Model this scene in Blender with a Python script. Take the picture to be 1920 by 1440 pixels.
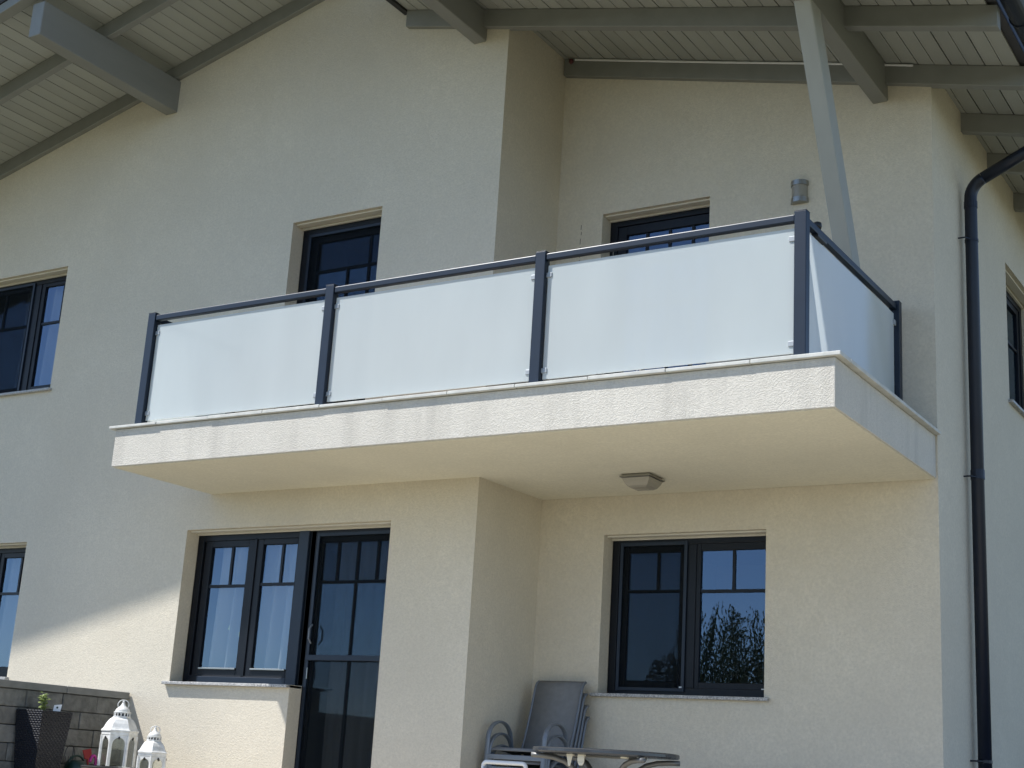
import bpy, bmesh, math, random
from mathutils import Vector, Matrix, Quaternion
random.seed(7)
S = bpy.context.scene
C = S.collection
for o in list(bpy.data.objects):
    bpy.data.objects.remove(o)

# ------------------------------------------------------------------ camera
def cam_axes(h, t, r):
    h, t, r = map(math.radians, (h, t, r))
    f = Vector((math.sin(h)*math.cos(t), math.cos(h)*math.cos(t), math.sin(t)))
    ri = Vector((math.cos(h), -math.sin(h), 0)); u = ri.cross(f)
    return ri*math.cos(r)+u*math.sin(r), u*math.cos(r)-ri*math.sin(r), f
CR, CU, CF = cam_axes(-32.585, 15.143, 3.546)
cd = bpy.data.cameras.new('camera'); cam = bpy.data.objects.new('camera', cd); C.objects.link(cam)
m3 = Matrix((CR, CU, -CF)).transposed()
cam.matrix_world = m3.to_4x4()
cd.sensor_width = 36.0; cd.lens = 2677.6/1920*36; cd.clip_start = 0.1; cd.clip_end = 2000
S.camera = cam
# ------------------------------------------------------------------ light
SUN = Vector((0.575, 0.402, -1.0)).normalized()
elev = math.asin(-SUN.z); azim = math.atan2(-SUN.x, -SUN.y)
W = bpy.data.worlds.new('World'); S.world = W; W.use_nodes = True
wn = W.node_tree.nodes; wl = W.node_tree.links
sky = wn.new('ShaderNodeTexSky'); sky.sky_type = 'NISHITA'; sky.sun_disc = False
sky.sun_elevation = elev; sky.sun_rotation = azim
sky.air_density = 0.8; sky.dust_density = 0.5; sky.ozone_density = 1.6; sky.altitude = 1500
wl.new(sky.outputs[0], wn['Background'].inputs[0]); wn['Background'].inputs[1].default_value = 0.15
sd = bpy.data.lights.new('sun', 'SUN'); sd.energy = 4.6; sd.angle = math.radians(0.75); sd.color = (1.0, 0.985, 0.965)
so = bpy.data.objects.new('sun', sd); C.objects.link(so); so.rotation_euler = SUN.to_track_quat('-Z', 'Y').to_euler()
so.location = (-20, -15, 40)
S.view_settings.view_transform = 'Standard'; S.view_settings.look = 'None'
S.view_settings.exposure = 0.64; S.view_settings.gamma = 1.0
S.render.engine = 'CYCLES'
S.cycles.max_bounces = 10; S.cycles.diffuse_bounces = 6; S.cycles.transparent_max_bounces = 16

# ------------------------------------------------------------------ materials
def nmat(name):
    m = bpy.data.materials.new(name); m.use_nodes = True
    return m, m.node_tree.nodes, m.node_tree.links, m.node_tree.nodes['Principled BSDF']
def mat(name, col, rough=0.6, metal=0.0, var=0.0, vscale=3.0, bump=0.0, bscale=80.0, spec=0.5, stretch=None, col2=None, bdist=0.004, piece=0.0):
    m, n, l, p = nmat(name)
    p.inputs['Roughness'].default_value = rough; p.inputs['Metallic'].default_value = metal
    p.inputs['Specular IOR Level'].default_value = spec
    p.inputs['Base Color'].default_value = (*col, 1)
    tc = n.new('ShaderNodeTexCoord'); mp = n.new('ShaderNodeMapping'); l.new(tc.outputs['Object'], mp.inputs[0])
    if stretch: mp.inputs['Scale'].default_value = stretch
    if var > 0 or col2:
        t = n.new('ShaderNodeTexNoise'); t.inputs['Scale'].default_value = vscale; t.inputs['Detail'].default_value = 6
        l.new(mp.outputs[0], t.inputs[0])
        r = n.new('ShaderNodeValToRGB'); l.new(t.outputs[0], r.inputs[0])
        r.color_ramp.elements[0].position = 0.3; r.color_ramp.elements[1].position = 0.7
        c2 = col2 or tuple(c*(1+var) for c in col)
        c1 = col if col2 else tuple(c*(1-var) for c in col)
        r.color_ramp.elements[0].color = (*c1, 1); r.color_ramp.elements[1].color = (*c2, 1)
        src = r.outputs[0]
        if piece > 0:
            oi = n.new('ShaderNodeObjectInfo'); mr = n.new('ShaderNodeMapRange'); l.new(oi.outputs['Random'], mr.inputs[0]); mr.inputs[3].default_value = 1-piece; mr.inputs[4].default_value = 1+piece
            hs = n.new('ShaderNodeHueSaturation'); l.new(src, hs.inputs['Color']); l.new(mr.outputs[0], hs.inputs['Value']); src = hs.outputs[0]
        l.new(src, p.inputs['Base Color'])
    if bump > 0:
        t = n.new('ShaderNodeTexNoise'); t.inputs['Scale'].default_value = bscale; t.inputs['Detail'].default_value = 3
        l.new(mp.outputs[0], t.inputs[0])
        b = n.new('ShaderNodeBump'); b.inputs['Strength'].default_value = bump; b.inputs['Distance'].default_value = bdist
        l.new(t.outputs[0], b.inputs['Height']); l.new(b.outputs[0], p.inputs['Normal'])
    return m
def plaster_mat(name, col, grain=0.6, streak=0.0):
    m, n, l, p = nmat(name)
    p.inputs['Roughness'].default_value = 0.95; p.inputs['Specular IOR Level'].default_value = 0.15
    tc = n.new('ShaderNodeTexCoord')
    def noise(scale, det=4, sc=None):
        t = n.new('ShaderNodeTexNoise'); t.inputs['Scale'].default_value = scale; t.inputs['Detail'].default_value = det
        if sc:
            mp = n.new('ShaderNodeMapping'); mp.inputs['Scale'].default_value = sc
            l.new(tc.outputs['Object'], mp.inputs[0]); l.new(mp.outputs[0], t.inputs[0])
        else: l.new(tc.outputs['Object'], t.inputs[0])
        return t.outputs[0]
    def mixc(f, a, b, mode='MIX'):
        x = n.new('ShaderNodeMix'); x.data_type = 'RGBA'; x.blend_type = mode
        if isinstance(f, float): x.inputs[0].default_value = f
        else: l.new(f, x.inputs[0])
        for i, v in ((6, a), (7, b)):
            if isinstance(v, tuple): x.inputs[i].default_value = (*v, 1)
            else: l.new(v, x.inputs[i])
        return x.outputs[2]
    def ramp(v, a, b, lo=0.0, hi=1.0):
        r = n.new('ShaderNodeMapRange'); l.new(v, r.inputs[0])
        r.inputs[1].default_value = a; r.inputs[2].default_value = b; r.inputs[3].default_value = lo; r.inputs[4].default_value = hi
        return r.outputs[0]
    c = mixc(ramp(noise(1.1, 6), 0.3, 0.7), tuple(x*0.93 for x in col), tuple(x*1.05 for x in col))
    c = mixc(ramp(noise(48, 7), 0.3, 0.7, 0.0, 0.50), c, tuple(x*0.70 for x in col))
    c = mixc(ramp(noise(9, 6), 0.35, 0.65, 0.0, 0.4), c, tuple(x*0.87 for x in col))
    c = mixc(ramp(noise(4.0, 8), 0.58, 0.8, 0.0, 0.15), c, (col[0]*0.80, col[1]*0.78, col[2]*0.73))
    if streak > 0:
        geo = n.new('ShaderNodeNewGeometry'); sx = n.new('ShaderNodeSeparateXYZ'); l.new(geo.outputs['True Normal'], sx.inputs[0])
        ab = n.new('ShaderNodeMath'); ab.operation = 'ABSOLUTE'; l.new(sx.outputs[2], ab.inputs[0])
        k1 = n.new('ShaderNodeMath'); k1.operation = 'MULTIPLY'; l.new(ramp(noise(5.0, 5, (1, 1, 0.12)), 0.5, 0.75, 0.0, streak), k1.inputs[0]); l.new(ramp(ab.outputs[0], 0.2, 0.7, 1.0, 0.0), k1.inputs[1])
        c = mixc(k1.outputs[0], c, (col[0]*0.55, col[1]*0.55, col[2]*0.55))
    l.new(c, p.inputs['Base Color'])
    h1 = noise(95, 9); h2 = noise(260, 5)
    ad = n.new('ShaderNodeMath'); ad.operation = 'MULTIPLY_ADD'; l.new(h2, ad.inputs[0]); ad.inputs[1].default_value = 0.5; l.new(h1, ad.inputs[2])
    b = n.new('ShaderNodeBump'); b.inputs['Strength'].default_value = grain; b.inputs['Distance'].default_value = 0.008
    l.new(ad.outputs[0], b.inputs['Height']); l.new(b.outputs[0], p.inputs['Normal'])
    return m
def front_only(n, l, sock):
    g = n.new('ShaderNodeNewGeometry'); a = n.new('ShaderNodeMath'); a.operation = 'SUBTRACT'; a.inputs[0].default_value = 1.0; l.new(g.outputs['Backfacing'], a.inputs[1])
    m = n.new('ShaderNodeMath'); m.operation = 'MULTIPLY'; l.new(sock, m.inputs[0]); l.new(a.outputs[0], m.inputs[1]); return m.outputs[0]
def glass_mat(name, ior=1.9, tint=(0.9, 0.93, 0.92), rough=0.0, wob=0.0, refl=(1, 1, 1)):
    m = bpy.data.materials.new(name); m.use_nodes = True; n = m.node_tree.nodes; l = m.node_tree.links
    n.remove(n['Principled BSDF']); out = n['Material Output']
    tr = n.new('ShaderNodeBsdfTransparent'); tr.inputs[0].default_value = (*tint, 1)
    gl = n.new('ShaderNodeBsdfGlossy'); gl.inputs['Roughness'].default_value = rough; gl.inputs[0].default_value = (*refl, 1)
    fr = n.new('ShaderNodeFresnel'); fr.inputs[0].default_value = ior
    if wob > 0:
        tc = n.new('ShaderNodeTexCoord'); t = n.new('ShaderNodeTexNoise'); t.inputs['Scale'].default_value = 2.5; t.inputs['Detail'].default_value = 1
        l.new(tc.outputs['Object'], t.inputs[0])
        b = n.new('ShaderNodeBump'); b.inputs['Strength'].default_value = wob; b.inputs['Distance'].default_value = 0.01
        l.new(t.outputs[0], b.inputs['Height']); l.new(b.outputs[0], gl.inputs['Normal'])
    mx = n.new('ShaderNodeMixShader'); l.new(front_only(n, l, fr.outputs[0]), mx.inputs[0]); l.new(tr.outputs[0], mx.inputs[1]); l.new(gl.outputs[0], mx.inputs[2])
    l.new(mx.outputs[0], out.inputs[0])
    return m
def sheet_mat(name, col, transp=0.1, transl=0.5, gloss=0.0, ior=1.5, closed=False, dust=0.0):
    m = bpy.data.materials.new(name); m.use_nodes = True; n = m.node_tree.nodes; l = m.node_tree.links
    n.remove(n['Principled BSDF']); out = n['Material Output']
    di = n.new('ShaderNodeBsdfDiffuse'); di.inputs[0].default_value = (*col, 1)
    tl = n.new('ShaderNodeBsdfTranslucent'); tl.inputs[0].default_value = (*col, 1)
    if dust > 0:
        tc = n.new('ShaderNodeTexCoord'); mp = n.new('ShaderNodeMapping'); mp.inputs['Scale'].default_value = (1, 1, 0.35); l.new(tc.outputs['Object'], mp.inputs[0])
        nz = n.new('ShaderNodeTexNoise'); nz.inputs['Scale'].default_value = 2.2; nz.inputs['Detail'].default_value = 7; l.new(mp.outputs[0], nz.inputs[0])
        rp = n.new('ShaderNodeValToRGB'); rp.color_ramp.elements[0].position = 0.3; rp.color_ramp.elements[1].position = 0.72
        rp.color_ramp.elements[0].color = (*[c*(1-dust) for c in col], 1); rp.color_ramp.elements[1].color = (*[c*(1+dust) for c in col], 1)
        l.new(nz.outputs[0], rp.inputs[0]); l.new(rp.outputs[0], di.inputs[0]); l.new(rp.outputs[0], tl.inputs[0])
    a = n.new('ShaderNodeMixShader'); a.inputs[0].default_value = transl; l.new(di.outputs[0], a.inputs[1]); l.new(tl.outputs[0], a.inputs[2])
    tr = n.new('ShaderNodeBsdfTransparent')
    b = n.new('ShaderNodeMixShader'); b.inputs[0].default_value = transp; l.new(a.outputs[0], b.inputs[1]); l.new(tr.outputs[0], b.inputs[2])
    res = b
    if gloss > 0:
        gl = n.new('ShaderNodeBsdfGlossy'); gl.inputs['Roughness'].default_value = gloss
        fr = n.new('ShaderNodeFresnel'); fr.inputs[0].default_value = ior
        g = n.new('ShaderNodeMixShader'); l.new(fr.outputs[0], g.inputs[0]); l.new(b.outputs[0], g.inputs[1]); l.new(gl.outputs[0], g.inputs[2]); res = g
    if closed:      # a sheet with two skins scatters light once, at the skin it meets first
        g = n.new('ShaderNodeNewGeometry'); t2 = n.new('ShaderNodeBsdfTransparent'); x = n.new('ShaderNodeMixShader')
        l.new(g.outputs['Backfacing'], x.inputs[0]); l.new(res.outputs[0], x.inputs[1]); l.new(t2.outputs[0], x.inputs[2]); res = x
    l.new(res.outputs[0], out.inputs[0])
    return m
CREAM = (0.70, 0.634, 0.510)
M_PLASTER = plaster_mat('cream_plaster', CREAM, 0.55)
M_SLABPL = plaster_mat('rough_slab_plaster', (0.70, 0.652, 0.565), 0.9, 0.42)
M_SOFFIT = plaster_mat('balcony_soffit_bounce_tint', (0.775, 0.735, 0.60), 0.4)  # slab plaster made paler and warmer: light bounced off the terrace, in the colour
M_LINTEL = mat('lintel_board', (0.66, 0.62, 0.52), 0.8, var=0.05)
M_BEAM = mat('grey_painted_beam', (0.22, 0.223, 0.203), 0.6, var=0.07, vscale=5, bump=0.25, bscale=30, stretch=(1, 0.15, 1))
M_BOARD = mat('grey_painted_board', (0.345, 0.352, 0.318), 0.6, var=0.07, vscale=3, bump=0.3, bscale=25, stretch=(1, 0.1, 1), piece=0.09)
M_STRUT = mat('pale_grey_strut_paint', (0.34, 0.345, 0.315), 0.6, var=0.06, vscale=5, bump=0.25, bscale=30, stretch=(1, 1, 0.15))
M_TILE = mat('dark_roof_tile', (0.05, 0.05, 0.055), 0.7)
M_ANTH = mat('anthracite_powder_coat', (0.008, 0.016, 0.030), 0.42, var=0.08, vscale=12, spec=0.4)
M_FRAME = mat('anthracite_window_frame', (0.007, 0.009, 0.013), 0.4, var=0.1, vscale=8, spec=0.25)
M_PIPE = mat('black_downpipe', (0.004, 0.008, 0.020), 0.45, var=0.15, vscale=6)
M_COPING = mat('pale_coping_stone', (0.55, 0.54, 0.49), 0.8, var=0.12, vscale=9, bump=0.4, bscale=60)
M_GRANITE = mat('granite', (0.14, 0.14, 0.135), 0.5, vscale=95, col2=(0.6, 0.58, 0.55))
M_STONE = mat('dark_wall_stone', (0.12, 0.118, 0.105), 0.9, vscale=14, col2=(0.21, 0.205, 0.185), bump=0.9, bscale=28, bdist=0.012, piece=0.18)
M_STONE2 = mat('dark_wall_stone_b', (0.15, 0.145, 0.13), 0.9, vscale=11, col2=(0.24, 0.23, 0.205), bump=0.9, bscale=22, bdist=0.012, piece=0.18)
M_CAP = mat('grey_cap_stone', (0.2, 0.2, 0.185), 0.85, var=0.15, vscale=8, bump=0.4, bscale=50)
M_MORTAR = mat('dark_mortar', (0.05, 0.05, 0.045), 0.95)
M_PAVE = mat('beige_paving', (0.44, 0.395, 0.315), 0.85, var=0.1, vscale=2, bump=0.2)
M_FLOOR = mat('brown_balcony_tile', (0.50, 0.37, 0.265), 0.7, var=0.1, vscale=4)
M_LAWN = mat('lawn', (0.10, 0.098, 0.05), 0.9, vscale=3, col2=(0.15, 0.14, 0.08), bump=0.5, bscale=40, bdist=0.03)
M_ROOM = mat('room_wall', (0.28, 0.26, 0.23), 0.9)
M_PANE = glass_mat('window_glass', 2.06, (0.90, 0.93, 0.93), 0.0, 0.008, (0.55, 0.74, 1.0))
M_FROST = sheet_mat('frosted_glass', (0.745, 0.80, 0.785), 0.07, 0.44, 0.12, 1.42, True, 0.035)
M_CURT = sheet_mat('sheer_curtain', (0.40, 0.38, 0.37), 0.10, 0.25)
M_SCREEN = sheet_mat('insect_screen_mesh', (0.012, 0.015, 0.018), 0.40, 0.2, closed=True)
M_CRACK = mat('crack_shadow', (0.14, 0.12, 0.09), 0.95)
M_STEEL = mat('stainless_steel', (0.36, 0.35, 0.32), 0.35, 1.0)
M_CLAMP = mat('satin_glass_clamp', (0.34, 0.36, 0.37), 0.5, 0.2)
M_OPAL = mat('opal_lamp_glass', (0.30, 0.28, 0.235), 0.25, var=0.05)
M_LWHITE = mat('white_lantern_paint', (0.60, 0.59, 0.55), 0.5, vscale=22, col2=(0.80, 0.80, 0.77), bump=0.2)
M_LGLASS = glass_mat('lantern_glass', 1.5, (0.95, 0.96, 0.95))
M_WHITE = mat('white_plastic', (0.75, 0.75, 0.74), 0.35)
M_SLING = mat('grey_sling_fabric', (0.19, 0.193, 0.195), 0.8, var=0.08, vscale=20, bump=0.5, bscale=260, bdist=0.002)
M_CHAIR = mat('grey_chair_metal', (0.17, 0.19, 0.215), 0.38, 0.2, var=0.06)
M_TABTOP = mat('dark_table_edge', (0.07, 0.075, 0.085), 0.25, 0.6)
M_TABLEG = mat('taupe_table_leg', (0.15, 0.148, 0.14), 0.4, 0.3)
M_CLIP = mat('cream_plastic_clip', (0.68, 0.64, 0.52), 0.4)
M_RED = mat('red_plastic', (0.3, 0.015, 0.02), 0.4)
M_DKRED = mat('dull_red_plug', (0.10, 0.02, 0.02), 0.6)
M_PINK = mat('magenta_plastic', (0.35, 0.015, 0.18), 0.25)
M_GREEN = mat('dark_green_plastic', (0.006, 0.03, 0.022), 0.4)
M_BLACK = mat('black_metal', (0.012, 0.012, 0.013), 0.4)
M_SOIL = mat('potting_soil', (0.03, 0.022, 0.015), 0.95)
M_LEAF = mat('plant_leaf', (0.10, 0.16, 0.03), 0.55, vscale=30, col2=(0.25, 0.30, 0.08))
M_BARK = mat('bark', (0.06, 0.05, 0.035), 0.9, var=0.2, vscale=6)
def leafm(n, a, b):
    return mat(n, a, 0.6, vscale=1.5, col2=b)
M_TREE = leafm('willow_leaf', (0.06, 0.08, 0.025), (0.12, 0.14, 0.05))
M_TREE2 = leafm('bush_leaf', (0.085, 0.10, 0.025), (0.12, 0.12, 0.04))
def weave_mat():
    m, n, l, p = nmat('woven_planter'); p.inputs['Base Color'].default_value = (0.014, 0.015, 0.02, 1); p.inputs['Roughness'].default_value = 0.36; p.inputs['Specular IOR Level'].default_value = 0.35
    tc = n.new('ShaderNodeTexCoord')
    def wave(d):
        w = n.new('ShaderNodeTexWave'); w.wave_type = 'BANDS'; w.bands_direction = d; w.inputs['Scale'].default_value = 16; w.inputs['Distortion'].default_value = 0
        l.new(tc.outputs['Object'], w.inputs[0]); return w.outputs['Fac']
    a = n.new('ShaderNodeMath'); a.operation = 'MAXIMUM'; l.new(wave('DIAGONAL'), a.inputs[0]); l.new(wave('Z'), a.inputs[1])
    b = n.new('ShaderNodeBump'); b.inputs['Strength'].default_value = 0.85; b.inputs['Distance'].default_value = 0.008
    l.new(a.outputs[0], b.inputs['Height']); l.new(b.outputs[0], p.inputs['Normal']); return m
M_WEAVE = weave_mat()

# ------------------------------------------------------------------ mesh helpers
class MB:
    def __init__(s): s.v = []; s.f = []; s.smooth = False
    def add(s, vs, fs):
        k = len(s.v); s.v += [Vector(a) for a in vs]; s.f += [tuple(i+k for i in f) for f in fs]; return s
    def hexa(s, p):   # 8 points: bottom ring 0-3, top ring 4-7
        return s.add(p, [(3,2,1,0), (4,5,6,7), (0,1,5,4), (1,2,6,5), (2,3,7,6), (3,0,4,7)])
    def box(s, x0, x1, y0, y1, z0, z1):
        return s.hexa([(x0,y0,z0),(x1,y0,z0),(x1,y1,z0),(x0,y1,z0),(x0,y0,z1),(x1,y0,z1),(x1,y1,z1),(x0,y1,z1)])
    def tube(s, path, r, n=8, r2=None, flat=1.0, cap=True, up=None):
        path = [Vector(p) for p in path]; k = len(s.v); N = len(path); prev = None
        for i, p in enumerate(path):
            t = (path[min(i+1, N-1)]-path[max(i-1, 0)]).normalized()
            a = Vector(up) if up else Vector((0,0,1))
            if not up and abs(t.z) > 0.95: a = Vector((1,0,0))
            if prev is not None and not up: a = prev
            x = (a - t*a.dot(t)).normalized(); prev = x; y = t.cross(x)
            rr = r if r2 is None else r+(r2-r)*i/(N-1)
            for j in range(n):
                g = 2*math.pi*j/n; s.v.append(p+x*math.cos(g)*rr*flat+y*math.sin(g)*rr)
        for i in range(N-1):
            for j in range(n):
                s.f.append((k+i*n+j, k+i*n+(j+1)%n, k+(i+1)*n+(j+1)%n, k+(i+1)*n+j))
        if cap:
            s.f.append(tuple(k+j for j in reversed(range(n)))); s.f.append(tuple(k+(N-1)*n+j for j in range(n)))
        return s
    def lathe(s, c, prof, n=24, a0=0.0, cap=True):   # prof: (r, z) list
        k = len(s.v); c = Vector(c)
        for r, z in prof:
            for j in range(n):
                g = a0+2*math.pi*j/n; s.v.append(c+Vector((r*math.cos(g), r*math.sin(g), z)))
        for i in range(len(prof)-1):
            for j in range(n):
                s.f.append((k+i*n+j, k+i*n+(j+1)%n, k+(i+1)*n+(j+1)%n, k+(i+1)*n+j))
        if cap:
            s.f.append(tuple(k+j for j in reversed(range(n)))); q = k+(len(prof)-1)*n; s.f.append(tuple(q+j for j in range(n)))
        return s
    def mesh(s, name, m, off=Vector((0,0,0)), bevel=0.0, smooth=None):
        me = bpy.data.meshes.new(name); me.from_pydata([tuple(a-off) for a in s.v], [], s.f)
        bm = bmesh.new(); bm.from_mesh(me)
        bmesh.ops.recalc_face_normals(bm, faces=bm.faces)
        if bevel > 0: bmesh.ops.bevel(bm, geom=list(bm.edges), offset=bevel, segments=2, affect='EDGES', profile=0.5, clamp_overlap=True)
        bm.to_mesh(me); bm.free()
        if (s.smooth if smooth is None else smooth):
            for p in me.polygons: p.use_smooth = True
        me.materials.append(m); return me
    def build(s, name, m, parent=None, bevel=0.0, smooth=None):
        off = origin(parent)
        o = bpy.data.objects.new(name, s.mesh(name, m, off, bevel, smooth)); C.objects.link(o); o.parent = parent
        return o
def origin(p):
    v = Vector((0,0,0))
    while p is not None: v += p.location; p = p.parent
    return v
def tag(o, label, cat=None, group=None):
    o['label'] = label
    if cat: o['category'] = cat
    if group: o['group'] = group
    return o
def thing(name, loc, label, cat, group=None):
    o = bpy.data.objects.new(name, None); C.objects.link(o); o.location = loc; o.empty_display_size = 0.2
    return tag(o, label, cat, group)
def setting(o): o['kind'] = 'structure'; return o
def place(me, name, parent, loc, rot=None):
    o = bpy.data.objects.new(name, me); C.objects.link(o); o.parent = parent; o.location = loc
    if rot: o.rotation_euler = rot
    return o
def copy_tree(o, parent=None):
    c = o.copy(); C.objects.link(c); c.parent = parent
    for ch in list(o.children): copy_tree(ch, c)
    return c
def one(o, label, cat, group=None): return tag(o, label, cat, group)
def lin(a, b, n): return [a+(b-a)*i/n for i in range(n+1)]

# ------------------------------------------------------------------ key dimensions (metres, eye level = 0)
YM, YR, XC, XS = 10.12, 11.20, -6.745, -3.09       # main wall, set-back wall, inner corner, side wall
ZT, ZG = -0.55, -1.65                               # terrace, garden
AL, ML, AR, MR = 10.038, 0.2435, 5.306, -0.243      # soffit planes z = A + M x
XST = -7.95                                         # where the lower roof starts
sofL = lambda x: AL+ML*x
sofR = lambda x: AR+MR*x

# ------------------------------------------------------------------ ground
g = MB(); g.add([(-600,-600,ZG),(600,-600,ZG),(600,600,ZG),(-600,600,ZG)], [(0,1,2,3)]); setting(g.build('ground', M_LAWN))
t = MB(); t.box(-17, 1.5, 5.6, 13.0, ZG+0.004, ZT-0.04); ter = setting(t.build('terrace', M_MORTAR))
pm = MB(); pm.box(0, 0.796, 0, 0.596, 0, 0.038); pme = pm.mesh('paving_slab', M_PAVE, bevel=0.004)
for i in range(17):
    for j in range(8):
        place(pme, 'paving_slab', ter, (-12.2+i*0.8, 5.62+j*0.6, ZT-0.039))

# ------------------------------------------------------------------ house
house = thing('house', (-9.0, 14.0, ZG), 'cream plastered two-storey house with grey timber eaves and dark windows', 'house')
mapM = lambda u, v, w: (u, YM+w, v)
mapR = lambda u, v, w: (u, YR+w, v)
mapS = lambda u, v, w: (XS-w, u, v)
def wall(mp, u0, u1, v0, top, holes, depth=0.17, ubreak=(), flip=False):
    us = sorted(set([u0, u1, *ubreak]+[h[k] for h in holes for k in (0, 1) if u0 < h[k] < u1]))
    vs = sorted(set([v0]+[h[k] for h in holes for k in (2, 3) if h[k] > v0]))
    mb = MB(); nu, nv = len(us)-1, len(vs)
    def hole(i, j):
        if i < 0 or j < 0 or i >= nu or j >= nv-0: return False
        uc = (us[i]+us[i+1])/2; vc = (vs[j]+(vs[j+1] if j+1 < nv else vs[j]+0.5))/2
        return any(h[0] < uc < h[1] and h[2] < vc < h[3] for h in holes)
    for i in range(nu):
        a, b = us[i], us[i+1]; uc = (a+b)/2
        for j in range(nv):
            z0 = vs[j]
            if j+1 < nv: za = zb = vs[j+1]
            else: za, zb = top(a, uc), top(b, uc)
            if not hole(i, j):
                mb.add([mp(a,z0,0), mp(b,z0,0), mp(b,zb,0), mp(a,za,0)], [(0,1,2,3)])
            else:
                if not hole(i-1, j): mb.add([mp(a,z0,0), mp(a,za,0), mp(a,za,depth), mp(a,z0,depth)], [(0,1,2,3)])
                if not hole(i+1, j): mb.add([mp(b,z0,0), mp(b,zb,0), mp(b,zb,depth), mp(b,z0,depth)], [(0,1,2,3)])
                if not hole(i, j-1): mb.add([mp(a,z0,0), mp(b,z0,0), mp(b,z0,depth), mp(a,z0,depth)], [(0,1,2,3)])
                if not hole(i, j+1): mb.add([mp(a,za,0), mp(b,zb,0), mp(b,zb,depth), mp(a,za,depth)], [(0,1,2,3)])
    return mb
H_LU = (-14.35, -12.482, 3.752, 5.18)
H_LL = (-14.35, -12.482, 0.63, 2.05)
H_FW = (-10.146, -8.645, 0.632, 2.095)
H_FD = (-8.645, -7.657, ZT+0.02, 2.095)
H_MD = (-9.192, -8.075, 2.80, 5.182)
H_RW = (-6.078, -4.536, 0.70, 2.092)
H_RD = (-6.246, -5.128, 2.80, 5.205)
H_SU = (13.73, 15.15, 3.722, 5.14)
H_SL = (13.73, 15.15, 0.63, 2.06)
def topM(u, uc): return (sofL(u) if uc < XST else sofR(u))+0.015
wall(mapM, -17, XC, ZG, topM, [H_LU, H_LL, H_FW, H_FD, H_MD], ubreak=(XST,)).build('wall', M_PLASTER, house)
r = MB(); r.add([(XC,YM,ZG),(XC,YR,ZG),(XC,YR,sofR(XC)+.015),(XC,YM,sofR(XC)+.015)], [(0,1,2,3)]); r.build('wall', M_PLASTER, house)
wall(mapR, XC, XS, ZG, lambda u, uc: sofR(u)+.015, [H_RW, H_RD]).build('wall', M_PLASTER, house)
wall(mapS, YR, 21.0, ZG, lambda u, uc: sofR(XS)+.015, [H_SU]).build('wall', M_PLASTER, house)
r = MB(); r.add([(XST,YM,sofR(XST)),(XST,21,sofR(XST)),(XST,21,sofL(XST)+.01),(XST,YM,sofL(XST)+.01)], [(0,1,2,3)])
r.add([(-17,YM,ZG),(-17,21,ZG),(-17,21,sofL(-17)),(-17,YM,sofL(-17))], [(0,1,2,3)])
r.add([(-17,21,ZG),(XS,21,ZG),(XS,21,6),(XST,21,7.2),(XST,21,8.1),(-17,21,5.9)], [(0,1,2,3,4,5)]); r.build('wall', M_PLASTER, house)

# roofs: covering slab, soffit boards one by one, rafters, purlins
def roof(a, m, x0, x1, yv, h):
    f = lambda x: a+m*x
    rb = MB(); yb_ = yv+.22; h2_ = h-.06
    rb.hexa([(x0+.02,yb_,f(x0+.02)+.024),(x1-.02,yb_,f(x1-.02)+.024),(x1-.02,21.4,f(x1-.02)+.024),(x0+.02,21.4,f(x0+.02)+.024),
             (x0+.02,yb_,f(x0+.02)+h2_),(x1-.02,yb_,f(x1-.02)+h2_),(x1-.02,21.4,f(x1-.02)+h2_),(x0+.02,21.4,f(x0+.02)+h2_)])
    rb.hexa([(x0,yv,f(x0)+h2_+.001),(x1,yv,f(x1)+h2_+.001),(x1,21.5,f(x1)+h2_+.001),(x0,21.5,f(x0)+h2_+.001),
                        (x0,yv,f(x0)+h),(x1,yv,f(x1)+h),(x1,21.5,f(x1)+h),(x0,21.5,f(x0)+h)])
    ro = rb.build('roof', M_TILE, house)
    w = 0.1403; n = int((x1-x0)/w); gap = 0.009
    def bmesh_(ya, yb):
        q = MB(); a_, b_ = 0, w-gap
        q.hexa([(a_,ya,0),(b_,ya,m*b_),(b_,yb,m*b_),(a_,yb,0),(a_,ya,.02),(b_,ya,m*b_+.02),(b_,yb,m*b_+.02),(a_,yb,.02)])
        return q.mesh('soffit_board', M_BOARD)
    me = [bmesh_(yv+.235, 21.3)]
    og = origin(ro)
    for i in range(n):
        x = x0+0.004+i*w
        o = place(me[0], 'soffit_board', ro, Vector((x+random.uniform(-.0015, .0015), 0, f(x)+random.uniform(-.002, .002)))-og)
    return ro
def rafter(par, a, m, x0, x1, y0, y1, d, plumb=True):
    f = lambda x: a+m*x-0.003
    q = MB(); q.hexa([(x0,y0,f(x0)-d),(x1,y0,f(x1)-d),(x1,y1,f(x1)-d),(x0,y1,f(x0)-d),(x0,y0,f(x0)),(x1,y0,f(x1)),(x1,y1,f(x1)),(x0,y1,f(x0))])
    return q.build('rafter', M_BEAM, par, 0.006)
rl = roof(AL, ML, -17.6, -7.35, 7.90, 0.26)
rr = roof(AR, MR, XST, -2.245, 7.90, 0.26)
rafter(rl, AL, ML, -17.5, -7.4, 8.12, 8.24, 0.10)
rafter(rl, AL, ML, -17.5, -7.4, 9.032, 9.107, 0.172)
rafter(rl, AL, ML, -17.5, XST-.02, 10.06, 10.16, 0.165)
rafter(rr, AR, MR, XST+.01, -2.26, 8.12, 8.24, 0.10)
rafter(rr, AR, MR, XST+.01, -2.26, 9.032, 9.107, 0.175)
for y in (10.06, 11.14, 12.16, 13.11, 14.18, 15.2):
    rafter(rr, AR, MR, (XST+.01 if y < 10.5 else (XC+.01 if y < 11.5 else XS-.2)), -2.262, y, y+(0.095 if y < 11.5 else 0.08), 0.185)
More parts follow.
